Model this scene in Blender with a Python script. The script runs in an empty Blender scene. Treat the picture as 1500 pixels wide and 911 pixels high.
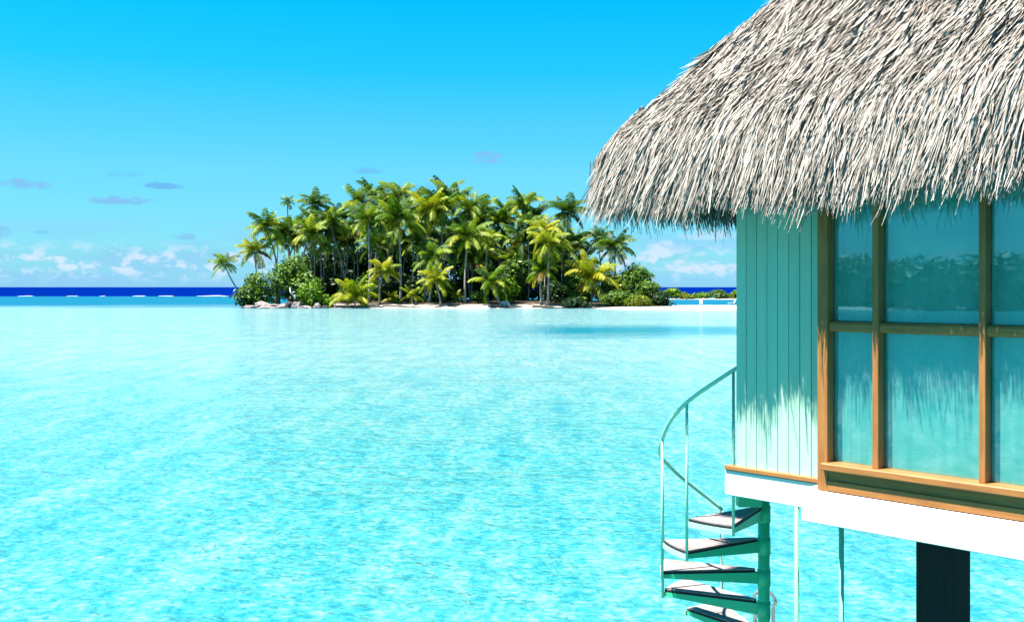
import bpy, math, random
import numpy as np
from math import sin, cos, tan, pi, radians, sqrt, exp
from mathutils import Vector, Matrix, noise as mnoise

random.seed(7)
rng = np.random.default_rng(11)
S = bpy.context.scene
C = S.collection

# ------------------------------------------------------------------ camera
H = 4.4                      # eye height above the lagoon
F = 1500.0                   # focal length in photograph pixels (1500 wide)
HX, HY = 750.0, 420.5        # principal column, horizon row
cam_d = bpy.data.cameras.new('camera')
cam = bpy.data.objects.new('camera', cam_d)
C.objects.link(cam)
cam_d.sensor_width = 36.0
cam_d.lens = 36.0 * F / 1500.0
cam_d.shift_y = -(455.5 - HY) / 1500.0
cam_d.clip_end = 60000
cam.location = (0, 0, H)
cam.rotation_euler = (radians(90), 0, 0)
S.camera = cam

# ------------------------------------------------------------------ sun, sky, exposure
SUN_HEAD, SUN_EL = radians(-109), radians(66.5)
to_sun = Vector((sin(SUN_HEAD) * cos(SUN_EL), cos(SUN_HEAD) * cos(SUN_EL), sin(SUN_EL)))
sl = bpy.data.lights.new('sun', 'SUN')
sl.energy = 5.0
sl.angle = radians(0.5)
sl.color = (1.0, 0.955, 0.89)
so = bpy.data.objects.new('sun', sl)
C.objects.link(so)
so.location = (-40, -20, 80)
so.rotation_euler = to_sun.to_track_quat('Z', 'Y').to_euler()

S.view_settings.view_transform = 'Standard'
S.view_settings.look = 'None'
S.view_settings.gamma = 1.0
S.view_settings.use_curve_mapping = False
S.view_settings.exposure = 2.0


class NT:
    """tiny helper around a node tree"""
    def __init__(self, tree):
        self.t = tree
        self.n = tree.nodes
        self.l = tree.links

    def node(self, kind, **kw):
        o = self.n.new(kind)
        for k, v in kw.items():
            setattr(o, k, v)
        return o

    def put(self, sock, val):
        if isinstance(val, bpy.types.NodeSocket):
            self.l.new(val, sock)
        elif val is not None:
            sock.default_value = val

    def m(self, op, a, b=None, c=None, clamp=False):
        o = self.node('ShaderNodeMath', operation=op, use_clamp=clamp)
        self.put(o.inputs[0], a)
        self.put(o.inputs[1], b)
        self.put(o.inputs[2], c)
        return o.outputs[0]

    def smooth(self, x, a, b, lo=0.0, hi=1.0):
        o = self.node('ShaderNodeMapRange', interpolation_type='SMOOTHSTEP')
        self.put(o.inputs[0], x)
        for i, v in enumerate((a, b, lo, hi)):
            self.put(o.inputs[i + 1], v)
        return o.outputs[0]

    def mix(self, f, a, b, blend='MIX'):
        o = self.node('ShaderNodeMix', data_type='RGBA', blend_type=blend)
        self.put(o.inputs[0], f)
        self.put(o.inputs[6], a if isinstance(a, bpy.types.NodeSocket) else (*a, 1))
        self.put(o.inputs[7], b if isinstance(b, bpy.types.NodeSocket) else (*b, 1))
        return o.outputs[2]

    def noise(self, vec, scale, detail=3, rough=0.55, dist=0.0, dim='3D'):
        o = self.node('ShaderNodeTexNoise', noise_dimensions=dim)
        if vec is not None:
            self.l.new(vec, o.inputs['Vector'])
        o.inputs['Scale'].default_value = scale
        o.inputs['Detail'].default_value = detail
        o.inputs['Roughness'].default_value = rough
        o.inputs['Distortion'].default_value = dist
        return o.outputs['Fac']

    def xyz(self, x, y, z):
        o = self.node('ShaderNodeCombineXYZ')
        self.put(o.inputs[0], x)
        self.put(o.inputs[1], y)
        self.put(o.inputs[2], z)
        return o.outputs[0]

    def scaled(self, vec, s):
        o = self.node('ShaderNodeVectorMath', operation='MULTIPLY')
        self.l.new(vec, o.inputs[0])
        o.inputs[1].default_value = s
        return o.outputs[0]

    def sep(self, vec):
        o = self.node('ShaderNodeSeparateXYZ')
        self.l.new(vec, o.inputs[0])
        return o.outputs


W = bpy.data.worlds.new('World')
S.world = W
W.use_nodes = True
wt = NT(W.node_tree)
wt.n.clear()
sky = wt.node('ShaderNodeTexSky', sky_type='NISHITA')
sky.sun_disc = False
sky.sun_elevation = SUN_EL
sky.sun_rotation = SUN_HEAD
sky.altitude = 0
sky.air_density = 1.0
sky.dust_density = 0.3
sky.ozone_density = 3.0
# tropical grading of the sky: deep cyan overhead, pale at the horizon
geo = wt.node('ShaderNodeNewGeometry')
dirv = wt.scaled(geo.outputs['Incoming'], (-1, -1, -1))
tc = wt.node('ShaderNodeTexCoord')
dx, dy, dz = wt.sep(tc.outputs['Generated'])
el = wt.m('ARCSINE', dz)
az = wt.m('ARCTAN2', dx, dy)
gr = wt.node('ShaderNodeValToRGB')
ge = gr.color_ramp.elements
ge[0].position, ge[0].color = 0.0, (0.250, 0.600, 1.150, 1)
ge[1].position, ge[1].color = 1.0, (0.021, 0.966, 1.104, 1)
for p_, c_ in ((0.07, (0.248, 0.621, 0.856, 1)), (0.28, (0.235, 0.745, 0.828, 1)), (0.40, (0.152, 0.800, 0.869, 1)), (0.52, (0.041, 0.869, 0.952, 1)), (0.70, (0.000, 0.938, 1.076, 1))):
    q_ = ge.new(p_); q_.color = c_
wt.l.new(wt.m('DIVIDE', el, 0.40, clamp=True), gr.inputs[0])
grade = gr.outputs[0]
skyc = wt.mix(1.0, sky.outputs[0], grade, 'MULTIPLY')
# clouds: a low cumulus bank all round the horizon plus single small clouds
cv = wt.xyz(wt.m('MULTIPLY', az, 52.0), wt.m('MULTIPLY', el, 88.0), 0.0)
n1 = wt.noise(cv, 1.0, 5, 0.6)
bank = wt.m('MULTIPLY', wt.smooth(el, 0.0, 0.018), wt.smooth(el, 0.046, 0.026))
bankf = wt.m('MULTIPLY', wt.smooth(n1, 0.47, 0.62), bank)
n2 = wt.noise(wt.xyz(wt.m('MULTIPLY', az, 9.0), wt.m('MULTIPLY', el, 60.0), 3.3), 1.0, 4, 0.6)
veil = wt.m('MULTIPLY', wt.m('MULTIPLY', wt.smooth(n2, 0.42, 0.64), wt.smooth(el, 0.075, 0.035)), 0.55)
CW = 5.0
col = wt.mix(veil, skyc, (0.30 * CW, 0.62 * CW, 0.97 * CW))
col = wt.mix(wt.m('MULTIPLY', bankf, 0.9), col, (0.70 * CW, 0.85 * CW, 1.05 * CW))
nw = wt.noise(wt.xyz(wt.m('MULTIPLY', az, 60.0), wt.m('MULTIPLY', el, 110.0), 9.1), 1.0, 4, 0.65)
wob = wt.m('SUBTRACT', nw, 0.5)
for (cx, cy, rx, ry, a, tone) in [
        (38, 272, 40, 11, .80, 0), (180, 295, 44, 9, .85, 0), (242, 274, 34, 6.5, .9, 1), (183, 256, 24, 8, .35, 1),
        (714, 234, 30, 13, .85, 0), (540, 252, 22, 6, .6, 1), (272, 348, 18, 8, .6, 0), (-6, 341, 22, 12, .8, 0),
        (622, 276, 26, 7, .4, 1), (968, 368, 24, 19, .9, 2), (1040, 346, 50, 13, .45, 2), (1010, 392, 60, 11, .35, 2),
        (1024, 372, 12, 6, .6, 2), (60, 341, 14, 4, .4, 1)]:
    caz = math.atan((cx - HX) / F)
    cel = math.atan((HY - cy) / F * cos(caz))
    ex = wt.m('DIVIDE', wt.m('SUBTRACT', az, caz), rx / F)
    ey = wt.m('DIVIDE', wt.m('SUBTRACT', el, cel), ry / F)
    eyb = wt.m('MULTIPLY', ey, wt.smooth(ey, -0.6, 0.3, 1.8, 1.0))   # flatter base
    d = wt.m('ADD', wt.m('MULTIPLY', ex, ex), wt.m('MULTIPLY', eyb, eyb))
    d = wt.m('ADD', d, wt.m('MULTIPLY', wob, 4.2))
    fz = wt.m('MULTIPLY', wt.smooth(d, 1.05, 0.0), a)
    cc = [(0.24, 0.53, 0.90), (0.16, 0.50, 0.90), (0.68, 0.85, 1.02)][tone]
    col = wt.mix(fz, col, tuple(q * CW for q in cc))
bg = wt.node('ShaderNodeBackground')
bg.inputs['Strength'].default_value = 0.05
wt.l.new(col, bg.inputs['Color'])
out = wt.node('ShaderNodeOutputWorld')
wt.l.new(bg.outputs[0], out.inputs['Surface'])


# ------------------------------------------------------------------ helpers
def at(x, y, Y):
    """photograph pixel + distance -> world point"""
    return Vector(((x - HX) / F * Y, Y, H - (y - HY) / F * Y))


def new_mat(name):
    m = bpy.data.materials.new(name)
    m.use_nodes = True
    t = NT(m.node_tree)
    b = t.n['Principled BSDF']
    return m, t, b


def tag(o, label=None, cat=None, group=None, kind=None):
    if label: o['label'] = label
    if cat: o['category'] = cat
    if group: o['group'] = group
    if kind: o['kind'] = kind
    return o


def empty(name, loc, rz=0.0):
    o = bpy.data.objects.new(name, None)
    o.empty_display_size = 0.2
    o.location = loc
    o.rotation_euler = (0, 0, rz)
    C.objects.link(o)
    return o


def link(name, me, parent=None, loc=None, rot=None):
    o = bpy.data.objects.new(name, me)
    C.objects.link(o)
    if parent: o.parent = parent
    if loc is not None: o.location = loc
    if rot is not None: o.rotation_euler = rot
    return o


class MB:
    """mesh collector"""
    def __init__(self):
        self.v, self.f, self.sm = [], [], False

    def box(self, a, b, bev=0.0):
        x0, y0, z0 = a
        x1, y1, z1 = b
        n = len(self.v)
        if bev <= 0:
            self.v += [(x0, y0, z0), (x1, y0, z0), (x1, y1, z0), (x0, y1, z0), (x0, y0, z1), (x1, y0, z1), (x1, y1, z1), (x0, y1, z1)]
            self.f += [tuple(n + i for i in q) for q in ((0, 3, 2, 1), (4, 5, 6, 7), (0, 1, 5, 4), (1, 2, 6, 5), (2, 3, 7, 6), (3, 0, 4, 7))]
            return self
        c = bev
        # 24 vertices: each corner has three
        idx = {}
        for sx in (0, 1):
            for sy in (0, 1):
                for sz in (0, 1):
                    X, Y, Z = (x1 if sx else x0), (y1 if sy else y0), (z1 if sz else z0)
                    ix, iy, iz = (-c if sx else c), (-c if sy else c), (-c if sz else c)
                    idx[sx, sy, sz, 'x'] = len(self.v); self.v.append((X, Y + iy, Z + iz))
                    idx[sx, sy, sz, 'y'] = len(self.v); self.v.append((X + ix, Y, Z + iz))
                    idx[sx, sy, sz, 'z'] = len(self.v); self.v.append((X + ix, Y + iy, Z))
        def q(*k):
            self.f.append(tuple(idx[i] for i in k))
        for s in (0, 1):
            a_ = [(s, 0, 0, 'x'), (s, 1, 0, 'x'), (s, 1, 1, 'x'), (s, 0, 1, 'x')]
            q(*(a_ if s else a_[::-1]))
            a_ = [(0, s, 0, 'y'), (1, s, 0, 'y'), (1, s, 1, 'y'), (0, s, 1, 'y')]
            q(*(a_[::-1] if s else a_))
            a_ = [(0, 0, s, 'z'), (1, 0, s, 'z'), (1, 1, s, 'z'), (0, 1, s, 'z')]
            q(*(a_ if s else a_[::-1]))
        for s in (0, 1):
            for t in (0, 1):
                q((s, t, 0, 'x'), (s, t, 0, 'y'), (s, t, 1, 'y'), (s, t, 1, 'x'))
                q((s, 0, t, 'x'), (s, 1, t, 'x'), (s, 1, t, 'z'), (s, 0, t, 'z'))
                q((0, s, t, 'y'), (1, s, t, 'y'), (1, s, t, 'z'), (0, s, t, 'z'))
                for r in (0, 1):
                    self.f.append((idx[s, t, r, 'x'], idx[s, t, r, 'y'], idx[s, t, r, 'z']))
        return self

    def tube(self, pts, rad, n=10, cap=True):
        pts = [Vector(p) for p in pts]
        if not hasattr(rad, '__len__'): rad = [rad] * len(pts)
        base = len(self.v)
        up = Vector((0.13, 0.27, 0.95))
        for i, p in enumerate(pts):
            d = (pts[min(i + 1, len(pts) - 1)] - pts[max(i - 1, 0)]).normalized()
            a = d.cross(up)
            if a.length < 1e-3: a = d.cross(Vector((1, 0, 0)))
            a.normalize()
            b = d.cross(a).normalized()
            up = b.cross(d) if False else up
            for k in range(n):
                t = 2 * pi * k / n
                self.v.append(tuple(p + rad[i] * (cos(t) * a + sin(t) * b)))
        for i in range(len(pts) - 1):
            for k in range(n):
                k2 = (k + 1) % n
                self.f.append((base + i * n + k, base + i * n + k2, base + (i + 1) * n + k2, base + (i + 1) * n + k))
        if cap:
            self.f.append(tuple(base + k for k in range(n))[::-1])
            self.f.append(tuple(base + (len(pts) - 1) * n + k for k in range(n)))
        return self

    def prism(self, poly, z0, z1):
        """poly: list of (x,y) counter-clockwise; z0/z1 may be callables or numbers"""
        n = len(poly)
        b = len(self.v)
        g = lambda z, i: z[i] if hasattr(z, '__len__') else z
        self.v += [(p[0], p[1], g(z0, i)) for i, p in enumerate(poly)]
        self.v += [(p[0], p[1], g(z1, i)) for i, p in enumerate(poly)]
        self.f.append(tuple(b + i for i in range(n))[::-1])
        self.f.append(tuple(b + n + i for i in range(n)))
        for i in range(n):
            j = (i + 1) % n
            self.f.append((b + i, b + j, b + n + j, b + n + i))
        return self

    def mesh(self, name, mat=None, smooth=False):
        me = bpy.data.meshes.new(name)
        me.from_pydata(self.v, [], self.f)
        if mat: me.materials.append(mat)
        if smooth:
            me.polygons.foreach_set('use_smooth', [True] * len(me.polygons))
        me.validate(clean_customdata=False)
        import bmesh
        bm = bmesh.new()
        bm.from_mesh(me)
        bmesh.ops.recalc_face_normals(bm, faces=bm.faces)
        bm.to_mesh(me)
        bm.free()
        return me

    def obj(self, name, mat=None, parent=None, smooth=False, loc=None, rot=None):
        return link(name, self.mesh(name, mat, smooth), parent, loc, rot)


def raw_mesh(name, v, f, mat, smooth=False):
    me = bpy.data.meshes.new(name)
    v = np.asarray(v, dtype=np.float32)
    f = np.asarray(f, dtype=np.int32)
    nv, (nf, k) = len(v), f.shape
    me.vertices.add(nv)
    me.vertices.foreach_set('co', v.ravel())
    me.loops.add(nf * k)
    me.loops.foreach_set('vertex_index', f.ravel())
    me.polygons.add(nf)
    me.polygons.foreach_set('loop_start', np.arange(nf, dtype=np.int32) * k)
    me.polygons.foreach_set('loop_total', np.full(nf, k, dtype=np.int32))
    if smooth:
        me.polygons.foreach_set('use_smooth', np.ones(nf, dtype=bool))
    me.materials.append(mat)
    me.update(calc_edges=True)
    return me


# ------------------------------------------------------------------ materials
ALB = 0.66


def wall_paint(name, col, rough=0.5, var=0.12, spec=0.35, nscale=6.0, stretch=None):
    m, t, b = new_mat(name)
    g = t.node('ShaderNodeTexCoord').outputs['Object']
    if stretch: g = t.scaled(g, stretch)
    n = t.noise(g, nscale, 5, 0.65)
    oi = t.node('ShaderNodeObjectInfo').outputs['Random']
    f = t.m('ADD', t.m('MULTIPLY', t.m('SUBTRACT', n, 0.5), 2 * var), t.m('MULTIPLY', t.m('SUBTRACT', oi, 0.5), var * 0.6))
    f = t.m('ADD', f, 1.0)
    o = t.node('ShaderNodeVectorMath', operation='SCALE')
    o.inputs[0].default_value = tuple(q * ALB for q in col)
    t.l.new(f, o.inputs['Scale'])
    t.l.new(o.outputs[0], b.inputs['Base Color'])
    b.inputs['Roughness'].default_value = rough
    b.inputs['Specular IOR Level'].default_value = spec
    bp = t.node('ShaderNodeBump')
    bp.inputs['Strength'].default_value = 0.15
    bp.inputs['Distance'].default_value = 0.01
    t.l.new(t.noise(g, nscale * 9, 3), bp.inputs['Height'])
    t.l.new(bp.outputs[0], b.inputs['Normal'])
    return m


def wood_mat(name, col, dark, stretch=(3, 40, 40), rough=0.55):
    m, t, b = new_mat(name)
    g = t.node('ShaderNodeTexCoord').outputs['Object']
    v = t.scaled(g, stretch)
    n = t.noise(v, 1.0, 5, 0.6)
    n2 = t.noise(g, 2.5, 3, 0.6)
    f = t.m('ADD', t.m('MULTIPLY', n, 0.7), t.m('MULTIPLY', n2, 0.5))
    c = t.mix(t.smooth(f, 0.35, 0.8), tuple(q * ALB for q in dark), tuple(q * ALB for q in col))
    t.l.new(c, b.inputs['Base Color'])
    b.inputs['Roughness'].default_value = rough
    b.inputs['Specular IOR Level'].default_value = 0.3
    bp = t.node('ShaderNodeBump')
    bp.inputs['Strength'].default_value = 0.25
    bp.inputs['Distance'].default_value = 0.004
    t.l.new(n, bp.inputs['Height'])
    t.l.new(bp.outputs[0], b.inputs['Normal'])
    return m


M_board = wall_paint('board_paint', (0.46, 0.70, 0.53), 0.55, 0.13, stretch=(2.2, 2.2, .12))
M_white = wall_paint('white_paint', (0.80, 0.80, 0.77), 0.5, 0.05)
M_trim = wood_mat('brown_trim_wood', (0.50, 0.205, 0.056), (0.34, 0.128, 0.034))
M_trimv = wood_mat('brown_upright_wood', (0.50, 0.205, 0.056), (0.34, 0.128, 0.034), (40, 40, 3))
M_pile = wood_mat('dark_pile_wood', (0.018, 0.015, 0.014), (0.008, 0.007, 0.007), (30, 30, 3), 0.8)
M_green = wall_paint('green_steel_paint', (0.05, 0.66, 0.34), 0.42, 0.08, 0.4)
M_pole = wall_paint('mint_steel_paint', (0.42, 0.82, 0.60), 0.42, 0.08, 0.4)
M_post = wall_paint('sea_green_post_paint', (0.20, 0.60, 0.42), 0.5, 0.2)
M_tread = wood_mat('weathered_tread_wood', (0.42, 0.35, 0.33), (0.20, 0.16, 0.155), (3, 50, 50), 0.8)
M_tread_edge = wall_paint('black_rubber', (0.016, 0.012, 0.020), 0.7, 0.1)
M_chrome, t, b = new_mat('dull_chrome')
b.inputs['Base Color'].default_value = (0.55, 0.52, 0.50, 1)
b.inputs['Metallic'].default_value = 0.85
b.inputs['Roughness'].default_value = 0.28
M_dark = wall_paint('dark_interior', (0.05, 0.06, 0.06), 0.8)
M_room = wall_paint('room_wall', (0.10, 0.12, 0.12), 0.8)

# curtain behind the windows
M_curtain, t, b = new_mat('pale_teal_curtain')
g = t.node('ShaderNodeTexCoord').outputs['Object']
n = t.noise(t.scaled(g, (14, 1, 0.6)), 1.0, 3)
n2 = t.noise(g, 2.0, 4)
t.l.new(t.mix(t.m('ADD', t.m('MULTIPLY', n, .5), t.m('MULTIPLY', n2, .5)), (0.085, 0.355, 0.29), (0.10, 0.385, 0.315)), b.inputs['Base Color'])
b.inputs['Roughness'].default_value = 0.9
b.inputs['Specular IOR Level'].default_value = 0.1

# coated window glass: mirror share + clear share
M_glass = bpy.data.materials.new('coated_glass')
M_glass.use_nodes = True
t = NT(M_glass.node_tree)
t.n.clear()
gl = t.node('ShaderNodeBsdfGlossy')
gl.inputs['Color'].default_value = (0.26, 0.72, 0.95, 1)
gl.inputs['Roughness'].default_value = 0.012
tr = t.node('ShaderNodeBsdfTransparent')
tr.inputs['Color'].default_value = (0.95, 0.985, 0.985, 1)
lw = t.node('ShaderNodeLayerWeight')
fres = t.m('ADD', t.m('MULTIPLY', t.m('POWER', lw.outputs['Facing'], 5.0), 0.9), 0.04)
g = t.node('ShaderNodeTexCoord').outputs['Object']
bp = t.node('ShaderNodeBump')
bp.inputs['Strength'].default_value = 0.012
bp.inputs['Distance'].default_value = 0.01
t.l.new(t.noise(g, 3.0, 2), bp.inputs['Height'])
t.l.new(bp.outputs[0], gl.inputs['Normal'])
mx = t.node('ShaderNodeMixShader')
t.l.new(t.m('ADD', fres, 0.07, clamp=True), mx.inputs[0])
t.l.new(tr.outputs[0], mx.inputs[1])
t.l.new(gl.outputs[0], mx.inputs[2])
# dusty film on the pane
df = t.node('ShaderNodeBsdfDiffuse')
df.inputs['Color'].default_value = (0.6, 0.75, 0.72, 1)
mx2 = t.node('ShaderNodeMixShader')
t.l.new(t.m('MULTIPLY', t.smooth(t.noise(g, 5.0, 5, 0.7), 0.35, 0.8), 0.06), mx2.inputs[0])
t.l.new(mx.outputs[0], mx2.inputs[1])
t.l.new(df.outputs[0], mx2.inputs[2])
o = t.node('ShaderNodeOutputMaterial')
t.l.new(mx2.outputs[0], o.inputs['Surface'])

# thatch
M_thatch, t, b = new_mat('weathered_palm_thatch')
ri = t.node('ShaderNodeNewGeometry').outputs['Random Per Island']
g = t.node('ShaderNodeTexCoord').outputs['Object']
cr = t.node('ShaderNodeValToRGB')
e = cr.color_ramp.elements
e[0].position, e[0].color = 0.0, (0.115, 0.095, 0.078, 1)
e[1].position, e[1].color = 1.0, (0.46, 0.42, 0.37, 1)
for p_, c_ in ((0.18, (0.20, 0.172, 0.148, 1)), (0.45, (0.30, 0.262, 0.225, 1)), (0.75, (0.385, 0.342, 0.30, 1))):
    q_ = e.new(p_); q_.color = c_
t.l.new(ri, cr.inputs[0])
rust = t.m('MULTIPLY', t.smooth(t.noise(g, 1.3, 4, 0.65), 0.60, 0.72), t.smooth(ri, 0.5, 0.9))
cth = t.mix(t.m('MULTIPLY', rust, 0.7), cr.outputs[0], (0.18, 0.085, 0.05))
mott = t.noise(g, 22.0, 3, 0.6)
cth = t.mix(t.smooth(mott, 0.35, 0.7, 0.35, 0.0), cth, (0.10, 0.08, 0.065))
t.l.new(cth, b.inputs['Base Color'])
b.inputs['Roughness'].default_value = 0.85
b.inputs['Specular IOR Level'].default_value = 0.15
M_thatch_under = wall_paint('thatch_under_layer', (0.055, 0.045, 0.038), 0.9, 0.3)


def leaf_mat(name, cols, objrand=True, transl=0.3, rough=0.5, yellow=None):
    """leaf colour varies per leaf (island) or per frond (object)"""
    m = bpy.data.materials.new(name)
    m.use_nodes = True
    t = NT(m.node_tree)
    b = t.n['Principled BSDF']
    if objrand:
        r = t.node('ShaderNodeObjectInfo').outputs['Random']
    else:
        r = t.node('ShaderNodeNewGeometry').outputs['Random Per Island']
    cr = t.node('ShaderNodeValToRGB')
    e = cr.color_ramp.elements
    cols = [tuple(q * ALB for q in c) for c in cols]
    e[0].color = (*cols[0], 1)
    e[1].color = (*cols[-1], 1)
    for i in range(1, len(cols) - 1):
        q = e.new(i / (len(cols) - 1)); q.color = (*cols[i], 1)
    t.l.new(r, cr.inputs[0])
    r2 = t.node('ShaderNodeNewGeometry').outputs['Random Per Island']
    c = t.mix(1.0, cr.outputs[0], t.mix(r2, (0.7, 0.7, 0.7), (1.25, 1.25, 1.25)), 'MULTIPLY')
    t.l.new(c, b.inputs['Base Color'])
    b.inputs['Roughness'].default_value = rough
    b.inputs['Specular IOR Level'].default_value = 0.2
    tl = t.node('ShaderNodeBsdfTranslucent')
    t.l.new(t.mix(1.0, c, (1.2, 1.3, 0.6), 'MULTIPLY'), tl.inputs['Color'])
    mx = t.node('ShaderNodeMixShader')
    mx.inputs[0].default_value = transl
    t.l.new(b.outputs[0], mx.inputs[1])
    t.l.new(tl.outputs[0], mx.inputs[2])
    t.l.new(mx.outputs[0], t.n['Material Output'].inputs['Surface'])
    return m


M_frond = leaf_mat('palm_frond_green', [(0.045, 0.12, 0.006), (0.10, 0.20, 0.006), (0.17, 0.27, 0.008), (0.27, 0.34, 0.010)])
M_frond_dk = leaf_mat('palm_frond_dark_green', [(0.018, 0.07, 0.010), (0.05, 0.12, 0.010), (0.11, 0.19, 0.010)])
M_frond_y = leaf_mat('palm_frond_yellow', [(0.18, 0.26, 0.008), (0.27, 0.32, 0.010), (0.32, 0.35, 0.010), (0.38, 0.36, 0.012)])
M_frond_b = leaf_mat('palm_frond_withered', [(0.10, 0.065, 0.018), (0.22, 0.15, 0.03), (0.16, 0.09, 0.025)])
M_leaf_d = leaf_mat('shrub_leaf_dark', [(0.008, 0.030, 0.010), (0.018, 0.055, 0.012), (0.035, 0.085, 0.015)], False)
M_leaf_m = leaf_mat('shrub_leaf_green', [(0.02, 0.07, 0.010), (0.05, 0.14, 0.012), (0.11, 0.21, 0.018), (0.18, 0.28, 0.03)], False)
M_leaf_b = leaf_mat('shrub_leaf_bright', [(0.06, 0.17, 0.008), (0.13, 0.28, 0.010), (0.22, 0.36, 0.012)], False)
M_leaf_o = leaf_mat('shrub_leaf_olive', [(0.07, 0.13, 0.012), (0.16, 0.22, 0.015), (0.28, 0.30, 0.02)], False)
M_bark = wood_mat('palm_bark', (0.46, 0.42, 0.38), (0.24, 0.21, 0.19), (6, 6, 1.2), 0.85)
M_bark_d = wood_mat('dark_bark', (0.10, 0.08, 0.065), (0.04, 0.032, 0.028), (5, 5, 1.5), 0.9)
M_nut = wall_paint('coconut_husk', (0.22, 0.13, 0.03), 0.6, 0.3)
M_rock = wall_paint('shore_rock', (0.30, 0.25, 0.24), 0.9, 0.5, 0.2, 1.2)
M_rock_d = wall_paint('dark_shore_rock', (0.07, 0.065, 0.07), 0.9, 0.5, 0.2, 1.2)
M_drift = wood_mat('driftwood', (0.32, 0.27, 0.25), (0.12, 0.10, 0.10), (1.5, 6, 6), 0.9)
M_plastic = wall_paint('white_plastic', (0.72, 0.72, 0.70), 0.4, 0.05)

# sand with leaf litter away from the shore
M_sand, t, b = new_mat('coral_sand')
gp = t.node('ShaderNodeNewGeometry').outputs['Position']
px, py, pz = t.sep(gp)
n = t.noise(gp, 0.35, 5, 0.65)
n2 = t.noise(gp, 2.0, 4, 0.6)
sand = t.mix(n2, (0.25, 0.215, 0.18), (0.33, 0.295, 0.26))
lit = t.smooth(t.m('ADD', pz, t.m('MULTIPLY', n, 0.9)), 1.0, 1.35)
t.l.new(t.mix(lit, sand, (0.04, 0.03, 0.02)), b.inputs['Base Color'])
b.inputs['Roughness'].default_value = 0.95
b.inputs['Specular IOR Level'].default_value = 0.1

# ------------------------------------------------------------------ water
M_water, t, b = new_mat('lagoon_water')
gp = t.node('ShaderNodeNewGeometry').outputs['Position']
px, py, pz = t.sep(gp)
big = t.noise(t.scaled(gp, (0.010, 0.022, 0)), 1.0, 4, 0.6)
wy = t.m('ADD', py, t.m('MULTIPLY', t.m('SUBTRACT', big, 0.5), t.m('MULTIPLY', py, 0.55)))
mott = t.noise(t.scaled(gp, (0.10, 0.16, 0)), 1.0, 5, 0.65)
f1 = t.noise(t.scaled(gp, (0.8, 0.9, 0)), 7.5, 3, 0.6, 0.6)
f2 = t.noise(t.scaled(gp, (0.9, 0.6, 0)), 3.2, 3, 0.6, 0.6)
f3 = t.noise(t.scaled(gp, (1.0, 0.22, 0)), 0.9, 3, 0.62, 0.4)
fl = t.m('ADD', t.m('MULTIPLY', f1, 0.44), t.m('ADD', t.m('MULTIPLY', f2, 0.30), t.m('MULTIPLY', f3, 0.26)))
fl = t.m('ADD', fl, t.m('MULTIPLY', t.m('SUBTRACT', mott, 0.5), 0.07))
def sparkle_tints(lo, mid, hi):  # water tints with wave sparkle and caustic flecks painted into the base colour
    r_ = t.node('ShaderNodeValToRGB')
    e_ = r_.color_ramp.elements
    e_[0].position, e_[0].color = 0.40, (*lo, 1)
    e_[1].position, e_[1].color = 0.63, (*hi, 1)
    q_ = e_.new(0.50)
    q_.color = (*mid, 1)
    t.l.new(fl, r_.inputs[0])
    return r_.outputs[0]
near = sparkle_tints((0.008, 0.142, 0.182), (0.034, 0.196, 0.200), (0.130, 0.250, 0.243))
pale = sparkle_tints((0.060, 0.198, 0.238), (0.115, 0.245, 0.254), (0.235, 0.298, 0.292))
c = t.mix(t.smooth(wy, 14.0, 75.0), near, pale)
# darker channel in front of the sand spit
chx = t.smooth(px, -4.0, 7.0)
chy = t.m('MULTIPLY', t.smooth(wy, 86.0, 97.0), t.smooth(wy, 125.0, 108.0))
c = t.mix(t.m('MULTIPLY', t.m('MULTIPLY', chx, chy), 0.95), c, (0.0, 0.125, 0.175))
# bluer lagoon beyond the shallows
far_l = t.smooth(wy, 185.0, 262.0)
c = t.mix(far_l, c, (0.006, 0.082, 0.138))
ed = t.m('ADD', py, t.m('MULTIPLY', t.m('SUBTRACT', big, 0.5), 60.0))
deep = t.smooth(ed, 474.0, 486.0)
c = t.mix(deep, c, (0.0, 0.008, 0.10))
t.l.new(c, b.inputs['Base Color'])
b.inputs['Roughness'].default_value = 0.10
b.inputs['IOR'].default_value = 1.333
sp = t.m('SUBTRACT', t.m('SUBTRACT', 0.06, t.m('MULTIPLY', far_l, 0.06)), t.m('MULTIPLY', deep, 0.1), clamp=True)
t.l.new(sp, b.inputs['Specular IOR Level'])
w1 = t.noise(t.scaled(gp, (1.0, 1.25, 0)), 1.5, 4, 0.62, 0.25)
w2 = t.noise(t.scaled(gp, (1.0, 1.2, 0)), 4.6, 2, 0.55, 0.2)
w3 = t.noise(t.scaled(gp, (0.7, 1.0, 0)), 0.33, 3, 0.6)
w4 = t.noise(t.scaled(gp, (0.5, 1.0, 0)), 0.085, 3, 0.6)
hh = t.m('ADD', t.m('ADD', t.m('MULTIPLY', w1, 0.26), t.m('MULTIPLY', w4, 0.7)), t.m('ADD', t.m('MULTIPLY', w2, 0.075), t.m('MULTIPLY', w3, 0.40)))
bp = t.node('ShaderNodeBump')
bp.inputs['Strength'].default_value = 1.0
bp.inputs['Distance'].default_value = 0.8
t.l.new(hh, bp.inputs['Height'])
t.l.new(bp.outputs[0], b.inputs['Normal'])
R = 30000.0
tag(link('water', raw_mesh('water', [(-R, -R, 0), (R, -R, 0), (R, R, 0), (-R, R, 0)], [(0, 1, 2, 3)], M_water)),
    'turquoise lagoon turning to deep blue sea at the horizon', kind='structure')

# ------------------------------------------------------------------ land
YI = H * F / 31.0          # distance of the island's waterline


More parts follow.
